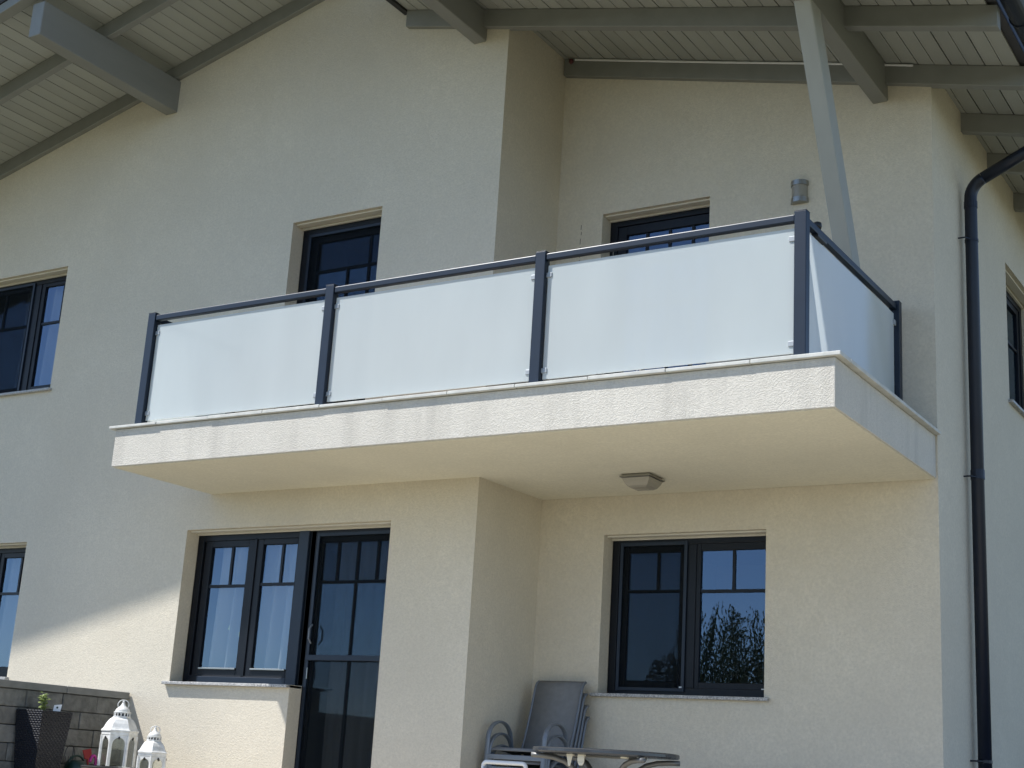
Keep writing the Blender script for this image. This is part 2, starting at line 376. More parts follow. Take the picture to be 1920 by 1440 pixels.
def purlin(par, x0, x1, z0, z1, y0, y1):
    q = MB(); q.box(x0, x1, y0, y1, z0, z1); return q.build('purlin', M_BEAM, par, 0.01)
purlin(rl, -11.235, -11.064, 6.78, 7.155, 8.205, 10.3)
purlin(rr, -7.14, -6.998, 6.69, 6.99, 8.15, 10.3)
purlin(rr, -3.60, -3.464, 5.813, 6.155, 8.15, 11.4)
fl = MB(); fl.box(XST-.05, XST+.012, 7.86, 10.11, sofR(XST)-.03, sofR(XST)+.27); fl.build('verge_flashing', M_BLACK, rr, .004)
st = MB(); st.hexa([(-3.60,10.93,2.745),(-3.464,10.93,2.745),(-3.464,11.12,2.745),(-3.60,11.12,2.745),
                    (-3.60,9.285,5.825),(-3.464,9.285,5.825),(-3.464,9.51,5.825),(-3.60,9.51,5.825)])
st.build('strut', M_STRUT, house, 0.012)

# balcony
sl = MB(); sl.box(-9.9, -3.103, 8.829, 11.19, 2.445, 2.793); slab = sl.build('balcony_slab', M_SLABPL, house, 0.006)
so_ = MB(); so_.box(-9.885, -3.118, 8.844, 11.195, 2.440, 2.4445); so_.build('soffit_bounce_sheet', M_SOFFIT, slab)  # thin added sheet whose paler colour brightens the slab underside like bounced light
fl = MB(); fl.box(-9.66, -3.36, 9.05, 11.18, 2.7935, 2.812); fl.build('balcony_floor', M_FLOOR, slab)
def coping(x0, x1, y0, y1):
    z = random.uniform(-.003, .003); q = MB(); q.box(x0, x1, y0, y1, 2.796, 2.824+z); q.build('coping_stone', M_COPING, slab, 0.005)
xs = [-9.965, -9.37, -8.75, -8.12, -7.5, -6.85, -6.22, -5.6, -4.97, -4.34, -3.7, -3.055]
for a, b in zip(xs, xs[1:]): coping(a+.002, b-.002, 8.80+random.uniform(-.004, .004), 9.02)
ys = [9.024, 9.65, 10.28, 10.9, 11.195]
for a, b in zip(ys, ys[1:]): coping(-3.30, -3.055+random.uniform(-.003, .003), a, b-.004)
for a, b in zip([9.024, 9.6], [9.596, 10.115]): coping(-9.965, -9.72, a, b)

# ------------------------------------------------------------------ windows
def room(mp, u0, u1, v0, v1, w0=0.27, w1=3.2):
    c = [mp(u0,v0,w0), mp(u1,v0,w0), mp(u1,v1,w0), mp(u0,v1,w0), mp(u0,v0,w1), mp(u1,v0,w1), mp(u1,v1,w1), mp(u0,v1,w1)]
    q = MB(); q.add(c, [(4,5,6,7), (0,1,5,4), (1,2,6,5), (2,3,7,6), (3,0,4,7)]); q.build('room_interior', M_ROOM, house)
def mbox(mp, *bx):
    q = MB()
    for (u0, u1, v0, v1, w0, w1) in bx:
        q.hexa([mp(u0,v0,w0), mp(u1,v0,w0), mp(u1,v0,w1), mp(u0,v0,w1), mp(u0,v1,w0), mp(u1,v1,w0), mp(u1,v1,w1), mp(u0,v1,w1)])
    return q
def ring(u0, u1, v0, v1, t, w0, w1, tb=None):
    tb = tb or t
    return [(u0,u0+t,v0,v1,w0,w1), (u1-t,u1,v0,v1,w0,w1), (u0+t,u1-t,v1-t,v1,w0,w1), (u0+t,u1-t,v0,v0+tb,w0,w1)]
def sash(win, mp, u0, u1, v0, v1, w=0.19, t=0.075, hb=(), vb=(), tb=None):
    """sash frame, bars (each its own part) and panes cut between the bars; hb = bar heights, vb = list of (u, vlo, vhi)"""
    mbox(mp, *ring(u0, u1, v0, v1, t, w, w+0.05, tb)).build('sash_frame', M_FRAME, win, .004)
    a0, a1, b0, b1 = u0+t, u1-t, v0+(tb or t), v1-t
    for h in hb: mbox(mp, (a0, a1, h-.014, h+.014, w+.008, w+.042)).build('glazing_bar', M_FRAME, win)
    for (u, lo, hi) in vb: mbox(mp, (u-.013, u+.013, max(lo, b0), min(hi, b1), w+.01, w+.04)).build('glazing_bar', M_FRAME, win)
    rows = [b0, *hb, b1]
    for lo, hi in zip(rows, rows[1:]):
        cols = [a0]+[u for (u, l, h) in vb if l-.02 <= (lo+hi)/2 <= h+.02]+[a1]
        for c0, c1 in zip(cols, cols[1:]):
            tw = random.uniform(-.0012, .0012)
            q = MB(); z0, z1 = lo+.002, hi-.002; x0, x1 = c0+.002, c1-.002; ww = w+.022
            q.hexa([mp(x0,z0,ww), mp(x1,z0,ww+tw), mp(x1,z0,ww+tw+.004), mp(x0,z0,ww+.004), mp(x0,z1,ww+tw), mp(x1,z1,ww), mp(x1,z1,ww+.004), mp(x0,z1,ww+tw+.004)])
            q.build('pane', M_PANE, win)
def screen(win, mp, u0, u1, v0, v1, w=0.172):
    mbox(mp, *ring(u0, u1, v0, v1, 0.03, w-.012, w+.006)).build('screen_frame', M_ANTH, win, .002)
    mbox(mp, (u0+.03, u1-.03, v0+.03, v1-.03, w-.002, w-.001)).build('insect_screen', M_SCREEN, win)
def lintel(mp, u0, u1, v):
    mbox(mp, (u0+.003, u1-.003, v-.016, v-.0005, .045, .128)).build('lintel_board', M_LINTEL, house, .003)
    mbox(mp, (u0+.003, u1-.003, v-.030, v-.0005, .142, .168)).build('lintel_board', M_LINTEL, house, .002)
def sill(mp, u0, u1, v, over=0.045):
    mbox(mp, (u0, u1, v-.028, v, -over, .17)).build('window_sill', M_GRANITE, house, .004)
def window(mp, u0, u1, v0, v1, label=None, t=0.07):
    o = mbox(mp, *ring(u0, u1, v0, v1, t, .172, .25)).build('window', M_FRAME, house, .004)
    if label: o['label'] = label
    return o
def curtain(mp, u0, u1, v0, v1, label, w=0.34, amp=0.07, freq=31.0):
    q = MB(); n = int((u1-u0)*130); ph = random.uniform(0, 6); vs = lin(v0, v1, 10)
    for k in range(n+1):
        u = u0+(u1-u0)*k/n
        for v in vs:
            s = (v1-v)/(v1-v0)
            q.v.append(Vector(mp(u+.02*s*math.sin(3*u+ph), v, w+amp*(.35+.65*s)*math.sin(freq*u+ph+1.5*math.sin(2.7*u)+.6*s)+.012*math.sin(57*u+ph))))
    m = len(vs)
    for k in range(n):
        for j in range(m-1): q.f.append((k*m+j, (k+1)*m+j, (k+1)*m+j+1, k*m+j+1))
    o = q.build('curtain', M_CURT, None, smooth=True); return tag(o, label, 'curtain')

# lower right window (set-back wall)
sill(mapR, -6.13, -4.49, .70, .05); lintel(mapR, H_RW[0], H_RW[1], H_RW[3])
w = window(mapR, -6.075, -4.47, .705, 2.085, 'dark two-sash window under the balcony reflecting a tree')
mbox(mapR, (-5.33, -5.25, .775, 2.015, .175, .245)).build('mullion', M_FRAME, w, .003)
sash(w, mapR, -5.995, -5.33, .75, 2.03, .185, .08, hb=(1.607,), vb=((-5.625, 1.607, 2.0),))
sash(w, mapR, -5.285, -4.53, .75, 2.03, .185, .075, hb=(1.602,), vb=((-4.905, 1.602, 2.0),))
screen(w, mapR, -5.99, -5.33, .74, 2.04, .168)
for u in (-5.36, -4.62):
    mbox(mapR, (u-.012, u+.012, .772, .784, .150, .158) if u < -5 else (u-.012, u+.012, .772, .784, .176, .184)).build('hinge_cap', M_WHITE, w)
room(mapR, -6.4, -4.2, .3, 2.3)
# upper right balcony door
lintel(mapR, H_RD[0], H_RD[1], H_RD[3])
w = window(mapR, -6.243, -5.06, 2.815, 5.198, 'dark balcony door beside the wall lamp', .075)
sash(w, mapR, -6.165, -5.12, 2.9, 5.12, .185, .09, hb=(4.72, 4.3, 3.7), vb=((-5.86, 2.9, 5.1), (-5.62, 2.9, 5.1), (-5.38, 2.9, 5.1)))
mbox(mapR, (-6.21, -6.20, 4.15, 4.95, .168, .174)).build('screen_rail', M_STEEL, w)
room(mapR, -6.5, -4.9, 2.83, 5.4)
# upper middle balcony door
lintel(mapM, H_MD[0], H_MD[1], H_MD[3])
w = window(mapM, -9.189, -7.99, 2.815, 5.176, 'dark balcony door with insect screen left of the inner corner', .075)
sash(w, mapM, -9.11, -8.05, 2.9, 5.1, .215, .09, hb=(4.70, 4.47, 3.9), vb=((-8.62, 2.9, 4.70), (-8.36, 2.9, 5.05)))
screen(w, mapM, -9.115, -8.04, 2.9, 5.1, .182)
room(mapM, -9.5, -7.8, 2.83, 5.4)
# upper left window
sill(mapM, -14.4, -12.45, 3.752); lintel(mapM, H_LU[0], H_LU[1], H_LU[3])
w = window(mapM, -14.347, -12.42, 3.757, 5.172, 'dark upper window at the left edge below the eaves')
mbox(mapM, (-13.20, -13.10, 3.83, 5.10, .174, .245)).build('mullion', M_FRAME, w, .003)
sash(w, mapM, -14.27, -13.20, 3.80, 5.13, .185, .08, hb=(4.62,), vb=((-13.72, 4.62, 5.1),))
sash(w, mapM, -13.11, -12.46, 3.80, 5.13, .185, .07, hb=(4.615,), vb=((-12.73, 4.615, 5.1),))
screen(w, mapM, -14.27, -13.2, 3.80, 5.13, .168)
room(mapM, -14.6, -12.2, 3.3, 5.4)
curtain(mapM, -13.55, -12.3, 3.5, 5.25, 'white sheer curtain inside the upper window at the left edge')
# lower left window
sill(mapM, -14.4, -12.45, .63); lintel(mapM, H_LL[0], H_LL[1], H_LL[3])
w = window(mapM, -14.347, -12.42, .635, 2.042, 'dark lower window at the left edge above the stone wall')
mbox(mapM, (-13.20, -13.10, .70, 1.97, .174, .245)).build('mullion', M_FRAME, w, .003)
sash(w, mapM, -14.27, -13.20, .68, 1.99, .185, .08, hb=(1.53,), vb=((-13.72, 1.53, 2.0),))
sash(w, mapM, -13.11, -12.46, .68, 1.99, .185, .07, hb=(1.53,), vb=((-12.76, 1.53, 2.0),))
room(mapM, -14.6, -12.2, .3, 2.3)
curtain(mapM, -14.2, -12.3, .45, 2.2, 'white sheer curtain inside the lower window at the left edge')
# french window and door
sill(mapM, -10.20, -8.645, .632, .05); lintel(mapM, H_FW[0], H_FD[1], H_FW[3])
w = window(mapM, -10.143, -8.64, .637, 2.082, 'dark two-sash window joined to the terrace door', .075)
mbox(mapM, (-8.835, -8.715, .60, 2.078, .148, .2)).build('mullion', M_ANTH, w, .006)
mbox(mapM, (-9.95, -8.837, .64, .70, .150, .17)).build('frame_cover', M_ANTH, w, .004)
mbox(mapM, (-9.405, -9.375, .70, 2.02, .172, .21)).build('mullion', M_FRAME, w, .003)
sash(w, mapM, -10.05, -9.405, .70, 2.03, .185, .085, hb=(1.565,), vb=((-9.70, 1.565, 2.0),))
sash(w, mapM, -9.375, -8.80, .70, 2.03, .185, .075, hb=(1.575,), vb=((-9.06, 1.575, 2.0),))
for (a, b) in ((-9.96, -9.49), (-9.30, -8.875)):
    mbox(mapM, (a, b, .768, .785, .168, .186)).build('drip_bar', M_STEEL, w, .003)
w = window(mapM, -8.70, -7.50, ZT+.03, 2.082, 'dark terrace door with screen and small upper panes', .07)
sash(w, mapM, -8.67, -7.52, ZT+.1, 2.04, .20, .085, hb=(1.585, .88), vb=((-8.395, 1.585, 2.0), (-8.165, -.5, 2.0), (-7.935, 1.585, 2.0)))
screen(w, mapM, -8.63, -7.52, ZT+.1, 2.04, .180)
mbox(mapM, (-8.62, -7.53, .865, .915, .150, .172)).build('screen_crossbar', M_ANTH, w, .004)
mbox(mapM, (-8.60, -8.592, .70, .80, .160, .168)).build('door_pull', M_STEEL, w)
q = MB(); q.tube([mapM(-8.585, 1.02, .165), mapM(-8.585, 1.06, .125), mapM(-8.585, 1.15, .125), mapM(-8.585, 1.19, .165)], .008, 6); q.build('door_handle', M_CHAIR, w)
q = MB(); q.tube([mapM(-8.55, .62, .27), mapM(-8.55, .62, .32), mapM(-8.42, .62, .33)], .01, 6); q.build('door_handle', M_BLACK, w)
room(mapM, -10.4, -7.3, -.5, 2.3)
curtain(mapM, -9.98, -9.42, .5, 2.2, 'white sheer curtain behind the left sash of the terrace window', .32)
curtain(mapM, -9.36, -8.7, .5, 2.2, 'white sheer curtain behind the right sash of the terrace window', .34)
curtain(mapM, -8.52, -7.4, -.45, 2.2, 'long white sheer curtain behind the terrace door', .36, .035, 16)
# side windows
for k, (h, lab) in enumerate(((H_SU, 'narrow dark upper window of the side wall right of the downpipe'),)):
    sill(mapS, h[0]-.05, h[1]+.05, h[2]); lintel(mapS, h[0], h[1], h[3])
    w = window(mapS, h[0]+.003, h[1], h[2]+.005, h[3]-.01, lab)
    sash(w, mapS, h[0]+.07, h[1]-.07, h[2]+.06, h[3]-.06, .185, .08, hb=(h[3]-.55,))
    room(mapS, h[0]-.2, h[1]+.2, h[2]-.2, h[3]+.2)

def orchid(c, col, label, n):
    root = thing('window_flower', c, label, 'flower'); c = Vector(c)
    q = MB(); q.tube([c, c+Vector((.01,0,.12)), c+Vector((.03,0,.24))], .004, 5); q.build('stem', M_LEAF, root)
    q = MB(); q.lathe(c-Vector((0,0,.1)), [(.04,0),(.055,.1)], 12); q.build('flower_pot', M_WHITE, root)
    for k in range(n):
        p = c+Vector((random.uniform(-.06,.08), random.uniform(-.03,.03), .2+random.uniform(-.05,.06))); q = MB()
        for j in range(5):
            a = j*1.257+random.random(); d = Vector((math.cos(a), -.3, math.sin(a)))*.03; e = Vector((-math.sin(a), 0, math.cos(a)))*.016
            q.add([p, p+d*.5+e, p+d, p+d*.5-e], [(0,1,2,3)])
        q.build('blossom', col, root)
M_YEL = mat('pale_yellow_petal', (0.75, 0.78, 0.35), 0.6); M_PNK = mat('pink_petal', (0.65, 0.2, 0.5), 0.6)
orchid((-9.70, YM+.34, .93), M_YEL, 'pale yellow flower behind the left sash of the terrace window', 5)
orchid((-8.93, YM+.34, .85), M_PNK, 'pink flower behind the right sash of the terrace window', 5)

crk = MB()
for z0, L, dx in ((5.13, .05, 0), (5.06, .035, .004), (4.99, .06, -.003), (4.90, .03, .003), (4.84, .045, 0), (4.77, .03, -.004)):
    crk.hexa([(-6.478+dx-.003,YR-.0015,z0-L),(-6.478+dx+.004,YR-.0015,z0-L),(-6.478+dx+.003,YR+.003,z0-L),(-6.478+dx-.003,YR+.003,z0-L),(-6.474+dx-.004,YR-.0015,z0),(-6.474+dx+.002,YR-.0015,z0),(-6.474+dx+.002,YR+.003,z0),(-6.474+dx-.004,YR+.003,z0)])
crk.build('plaster_crack', M_CRACK, house)
# ------------------------------------------------------------------ balcony railing
rail = thing('balcony_railing', (-6.5, 8.94, 2.82), 'anthracite balcony railing with white frosted glass panels', 'railing')
PX = [-9.708, -7.592, -5.499, -3.382]
ZR0, ZR1, ZP = 3.838, 3.893, 3.916
def post(x, y):
    q = MB(); q.box(x-.044, x+.044, y, y+.075, 2.825, ZP-.004); o = q.build('post', M_ANTH, rail, .004)
    q = MB(); q.box(x-.045, x+.045, y-.001, y+.076, ZP-.004, ZP); q.build('post_cap', M_ANTH, o, .001); return o
for x in PX: post(x, 8.90)
post(PX[3]+.002, 11.03); post(PX[0], 10.02)
def clampx(x, z, s, par):
    q = MB(); q.box(min(x, x+s*.05), max(x, x+s*.05), 8.928, 8.956, z-.020, z+.020); q.build('glass_clamp', M_CLAMP, par, .004)
for a, b in zip(PX, PX[1:]):
    q = MB(); q.box(a+.045, b-.045, 8.908, 8.958, ZR0, ZR1); q.build('handrail', M_ANTH, rail, .008)
    q = MB(); q.box(a+.056, b-.056, 8.936, 8.948, 2.882, 3.80); p = q.build('glass_panel', M_FROST, rail, .002)
    for z in (2.95, 3.72): clampx(a+.0445, z, 1, p); clampx(b-.0445, z, -1, p)
def side(x, y0, y1):
    q = MB(); q.box(x-.025, x+.025, y0+.001, y1-.001, ZR0, ZR1); q.build('handrail', M_ANTH, rail, .008)
    q = MB(); q.box(x-.004, x+.008, y0+.02, y1-.025, 2.882, 3.80); p = q.build('glass_panel', M_FROST, rail, .002)
    for z in (2.95, 3.72):
        for y, s in ((y0+.0005, 1), (y1-.0005, -1)):
            q = MB(); q.box(x-.018, x+.022, min(y, y+s*.05), max(y, y+s*.05), z-.022, z+.022); q.build('glass_clamp', M_CLAMP, p, .004)
side(PX[3], 8.976, 11.03); side(PX[0], 8.976, 10.02)
cl = thing('rail_clamp', (PX[3], 9.2, 3.84), 'small black clamp hooked on the side handrail by the corner post', 'clamp')
q = MB(); q.box(PX[3]-.032, PX[3]+.032, 9.17, 9.36, 3.812, 3.834); q.build('jaw', M_BLACK, cl, .004)
q = MB(); q.lathe((PX[3], 9.24, 3.895), [(.028,0),(.034,.02),(.03,.045),(.012,.055)], 14); q.build('knob', M_BLACK, cl, smooth=True)
# laundry rods behind the railing
lr = thing('laundry_rack', (-4.5, 10.4, 2.82), 'white laundry rack rods just above the glass by the corner', 'laundry rack')
for k in range(4):
    q = MB(); y = 10.15+k*.16; q.tube([(-5.38, y, 4.01), (-3.75, y, 4.01)], .006, 6); q.build('rod', M_WHITE, lr)
for x in (-5.38, -3.75):
    q = MB(); q.tube([(x,10.1,4.01),(x,10.7,4.01)], .009, 6); q.tube([(x,10.15,2.815),(x,10.65,4.0)], .009, 6); q.tube([(x,10.65,2.815),(x,10.15,4.0)], .009, 6); q.build('rack_frame', M_WHITE, lr)

# ------------------------------------------------------------------ lamps, pipes
wlp = thing('wall_lamp', (-4.26, YR, 4.97), 'half-round steel wall lamp beside the upper right balcony door', 'lamp')
def half(r, z0, z1, n=14, d=.95):
    q = MB(); pts = [(-4.26+r*math.cos(math.pi+math.pi*k/n), YR-.001+r*d*math.sin(math.pi+math.pi*k/n)) for k in range(n+1)]
    k = len(pts); q.add([(x,y,z0) for x,y in pts]+[(x,y,z1) for x,y in pts], [(i,i+1,k+i+1,k+i) for i in range(k-1)]+[tuple(range(k)), tuple(range(k,2*k)), (0,k-1,2*k-1,k)]); return q
half(.072, 5.0, 5.165).build('lamp_shade', M_OPAL, wlp)
half(.08, 5.145, 5.19).build('band', M_STEEL, wlp); half(.08, 4.985, 5.03).build('band', M_STEEL, wlp)
LX, LY = -5.345, 10.47
clp = thing('ceiling_lamp', (LX, LY, 2.44), 'square opal glass lamp fixed under the balcony slab', 'lamp')
q = MB(); q.box(LX-.125,LX+.125,LY-.125,LY+.125,2.424,2.4395); q.build('base_plate', M_STEEL, clp, .004)
def sq(h, z): return [(LX-h,LY-h,z),(LX+h,LY-h,z),(LX+h,LY+h,z),(LX-h,LY+h,z)]
q = MB(); lv = [sq(.142,2.4235), sq(.142,2.412), sq(.125,2.405)]
for a, b in zip(lv, lv[1:]): q.add(a+b, [(0,1,5,4),(1,2,6,5),(2,3,7,6),(3,0,4,7)])
q.build('rim', M_STEEL, clp)
q = MB(); lv = [sq(.128,2.406), sq(.112,2.372), sq(.094,2.345), sq(.07,2.33), sq(.04,2.327)]
for a, b in zip(lv, lv[1:]): q.add(a+b, [(0,1,5,4),(1,2,6,5),(2,3,7,6),(3,0,4,7)])
q.add(lv[-1], [(0,1,2,3)]); q.build('lamp_glass', M_OPAL, clp)
dp = thing('downpipe', (-3.0, 12.08, ZG), 'black rain downpipe bending out from the side wall to the eaves', 'downpipe')
P = [(-3.0, 12.08, ZG), (-3.0, 12.08, 5.16)]
for k in range(1, 9):
    a = math.radians(k*8.0); P.append((-3.0+.20*(1-math.cos(a)), 12.08, 5.16+.20*math.sin(a)))
q = MB(); q.tube(P, .055, 16); q.build('pipe', M_PIPE, dp, smooth=True)
q = MB(); e = Vector(P[-1]); q.tube([e, e+Vector((.9*.65, 0, .437*.65))], .055, 16); q.tube([e+Vector((.9*.65, 0, .437*.65)), (-2.18, 12.08, 5.80)], .055, 16); q.build('pipe', M_PIPE, dp, smooth=True)
for z in (5.10, 2.66): q = MB(); q.lathe((-3.0,12.08,z), [(.054,-.03),(.059,-.03),(.059,.03),(.054,.03)], 16, cap=False); q.build('pipe_collar', M_PIPE, dp)
for z in (4.76, 2.62, .3):
    q = MB(); q.lathe((-3.0,12.08,z), [(.055,-.012),(.0595,-.012),(.0595,.012),(.055,.012)], 16, cap=False); q.tube([(-3.0,12.025,z),(-3.03,11.97,z),(-3.088,11.97,z)], .007, 6); q.build('bracket', M_PIPE, dp)
gt = thing('gutter', (-2.16, 12, 5.8), 'black half-round gutter along the right eaves', 'gutter')
q = MB(); n = 12; ring_ = [(-2.155+.09*math.cos(math.pi+math.pi*k/n), 5.905+.09*math.sin(math.pi+math.pi*k/n)) for k in range(n+1)]+[(-2.155+.084*math.cos(math.pi*k/n*-1), 5.905+.084*math.sin(-math.pi*k/n)) for k in range(n+1)]
k = len(ring_); q.add([(x,7.85,z) for x,z in ring_]+[(x,21.4,z) for x,z in ring_], [(i,(i+1)%k,k+(i+1)%k,k+i) for i in range(k)]); q.build('trough', M_PIPE, gt)
for y in [8.3+.7*i for i in range(12)]:
    q = MB(); q.tube([(-2.155+.095*math.cos(math.pi+math.pi*j/8), y, 5.905+.095*math.sin(math.pi+math.pi*j/8)) for j in range(9)], .006, 5); q.build('gutter_hook', M_PIPE, gt)
cn = thing('conduit', (-5, 11.12, 6.5), 'thin white cable conduit running along the rafter under the eaves', 'conduit')
def cz(x): return sofR(x)-.018
q = MB(); q.tube([(-6.60,11.125,cz(-6.60)),(-5,11.125,cz(-5)-.004),(-3.95,11.125,cz(-3.95))], .011, 6); q.tube([(-3.95,11.125,cz(-3.95)-.001),(-3.22,11.125,cz(-3.22)-.004)], .011, 6); q.build('tube', M_WHITE, cn)
q = MB(); q.lathe((-6.64,11.115,cz(-6.64)-.03), [(.008,-.02),(.025,0),(.02,.025),(.006,.03)], 8); q.build('end_plug', M_DKRED, cn)

# ------------------------------------------------------------------ stone garden wall
gw = thing('garden_wall', (-10.78, 9.0, ZT), 'low dark stone block wall with grey cap running out from the house', 'wall')
q = MB(); q.box(-10.87, -10.69, 6.0, 10.10, ZT, .44); q.build('mortar_core', M_MORTAR, gw)
zc = .445
for r_ in range(7):
    z1 = zc-r_*.157; z0 = z1-.152; y = 10.11-(.17 if r_ % 2 else .38)
    yb = 10.112
    while yb > 6.0:
        L = random.choice((.36, .40, .42)) if yb < 10.1 else (10.112-y)
        q = MB(); dx = random.uniform(-.006, .006)
        q.box(-10.89, -10.662+dx, yb-L+.006, yb, z0+random.uniform(0,.003), z1)
        q.build('stone_block', random.choice((M_STONE, M_STONE, M_STONE2)), gw, .008); yb -= L
yb = 10.112
while yb > 6.0:
    q = MB(); q.box(-10.93, -10.64+random.uniform(-.003,.003), yb-.78, yb-.004, .45, .515); q.build('cap_stone', M_CAP, gw, .006); yb -= .78

# ------------------------------------------------------------------ planter with herb
pl = thing('planter', (-10.47, 8.95, ZT), 'tall tapered black woven planter against the stone wall', 'planter')
cx, cy = -10.468, 8.955
def fr(h, z): return [(cx-h,cy-h,z),(cx+h,cy-h,z),(cx+h,cy+h,z),(cx-h,cy+h,z)]
q = MB(); lv = [fr(.115,ZT), fr(.172,.262), fr(.172,.272), fr(.155,.272), fr(.15,.22)]
for a, b in zip(lv, lv[1:]): q.add(a+b, [(0,1,5,4),(1,2,6,5),(2,3,7,6),(3,0,4,7)])
q.add(lv[0], [(3,2,1,0)]); q.build('pot', M_WEAVE, pl)
q = MB(); q.add(fr(.15,.235), [(0,1,2,3)]); q.build('soil', M_SOIL, pl)
hb = thing('herb_plant', (-10.47, 8.93, .235), 'small light green herb growing in the black planter', 'plant')
for k in range(6):
    b = Vector((-10.47+random.uniform(-.03,.03), 8.93+random.uniform(-.03,.03), .235)); tip = b+Vector((random.uniform(-.03,.03), random.uniform(-.03,.03), random.uniform(.14,.20)))
    q = MB(); q.tube([b, (b+tip)/2+Vector((.004,0,0)), tip], .003, 5); s_ = q.build('stem', M_LEAF, hb)
    for j in range(9):
        p = b.lerp(tip, .35+.65*j/8); a = j*2.4+k; L = random.uniform(.035,.055)
        d = Vector((math.cos(a), math.sin(a), random.uniform(-.2,.5))).normalized(); e = d.cross(Vector((0,0,1))).normalized()*L*.38; up = Vector((0,0,.008))
        q = MB(); q.add([p, p+d*L*.45+e, p+d*L, p+d*L*.45-e, p+d*L*.5+up], [(0,1,4),(1,2,4),(2,3,4),(3,0,4)]); q.build('leaf', M_LEAF, s_)
tg = thing('plant_label', (-10.335, 8.98, .235), 'small white plant label stuck in the black planter', 'label')
q = MB(); q.hexa([(-10.37,8.955,.235),(-10.325,9.0,.235),(-10.327,9.002,.235),(-10.372,8.957,.235),(-10.365,8.965,.325),(-10.318,9.012,.335),(-10.32,9.014,.335),(-10.367,8.967,.325)]); q.build('card', M_WHITE, tg)
q = MB(); q.lathe((0,0,0), [(.0095,0),(.0095,.0008)], 10); 
for i, v in enumerate(q.v): q.v[i] = Vector((-10.343,8.983,.305))+Vector((.707*v.x+.707*v.z, .707*v.x-.707*v.z, v.y))
q.build('printed_dot', M_GREEN, tg)

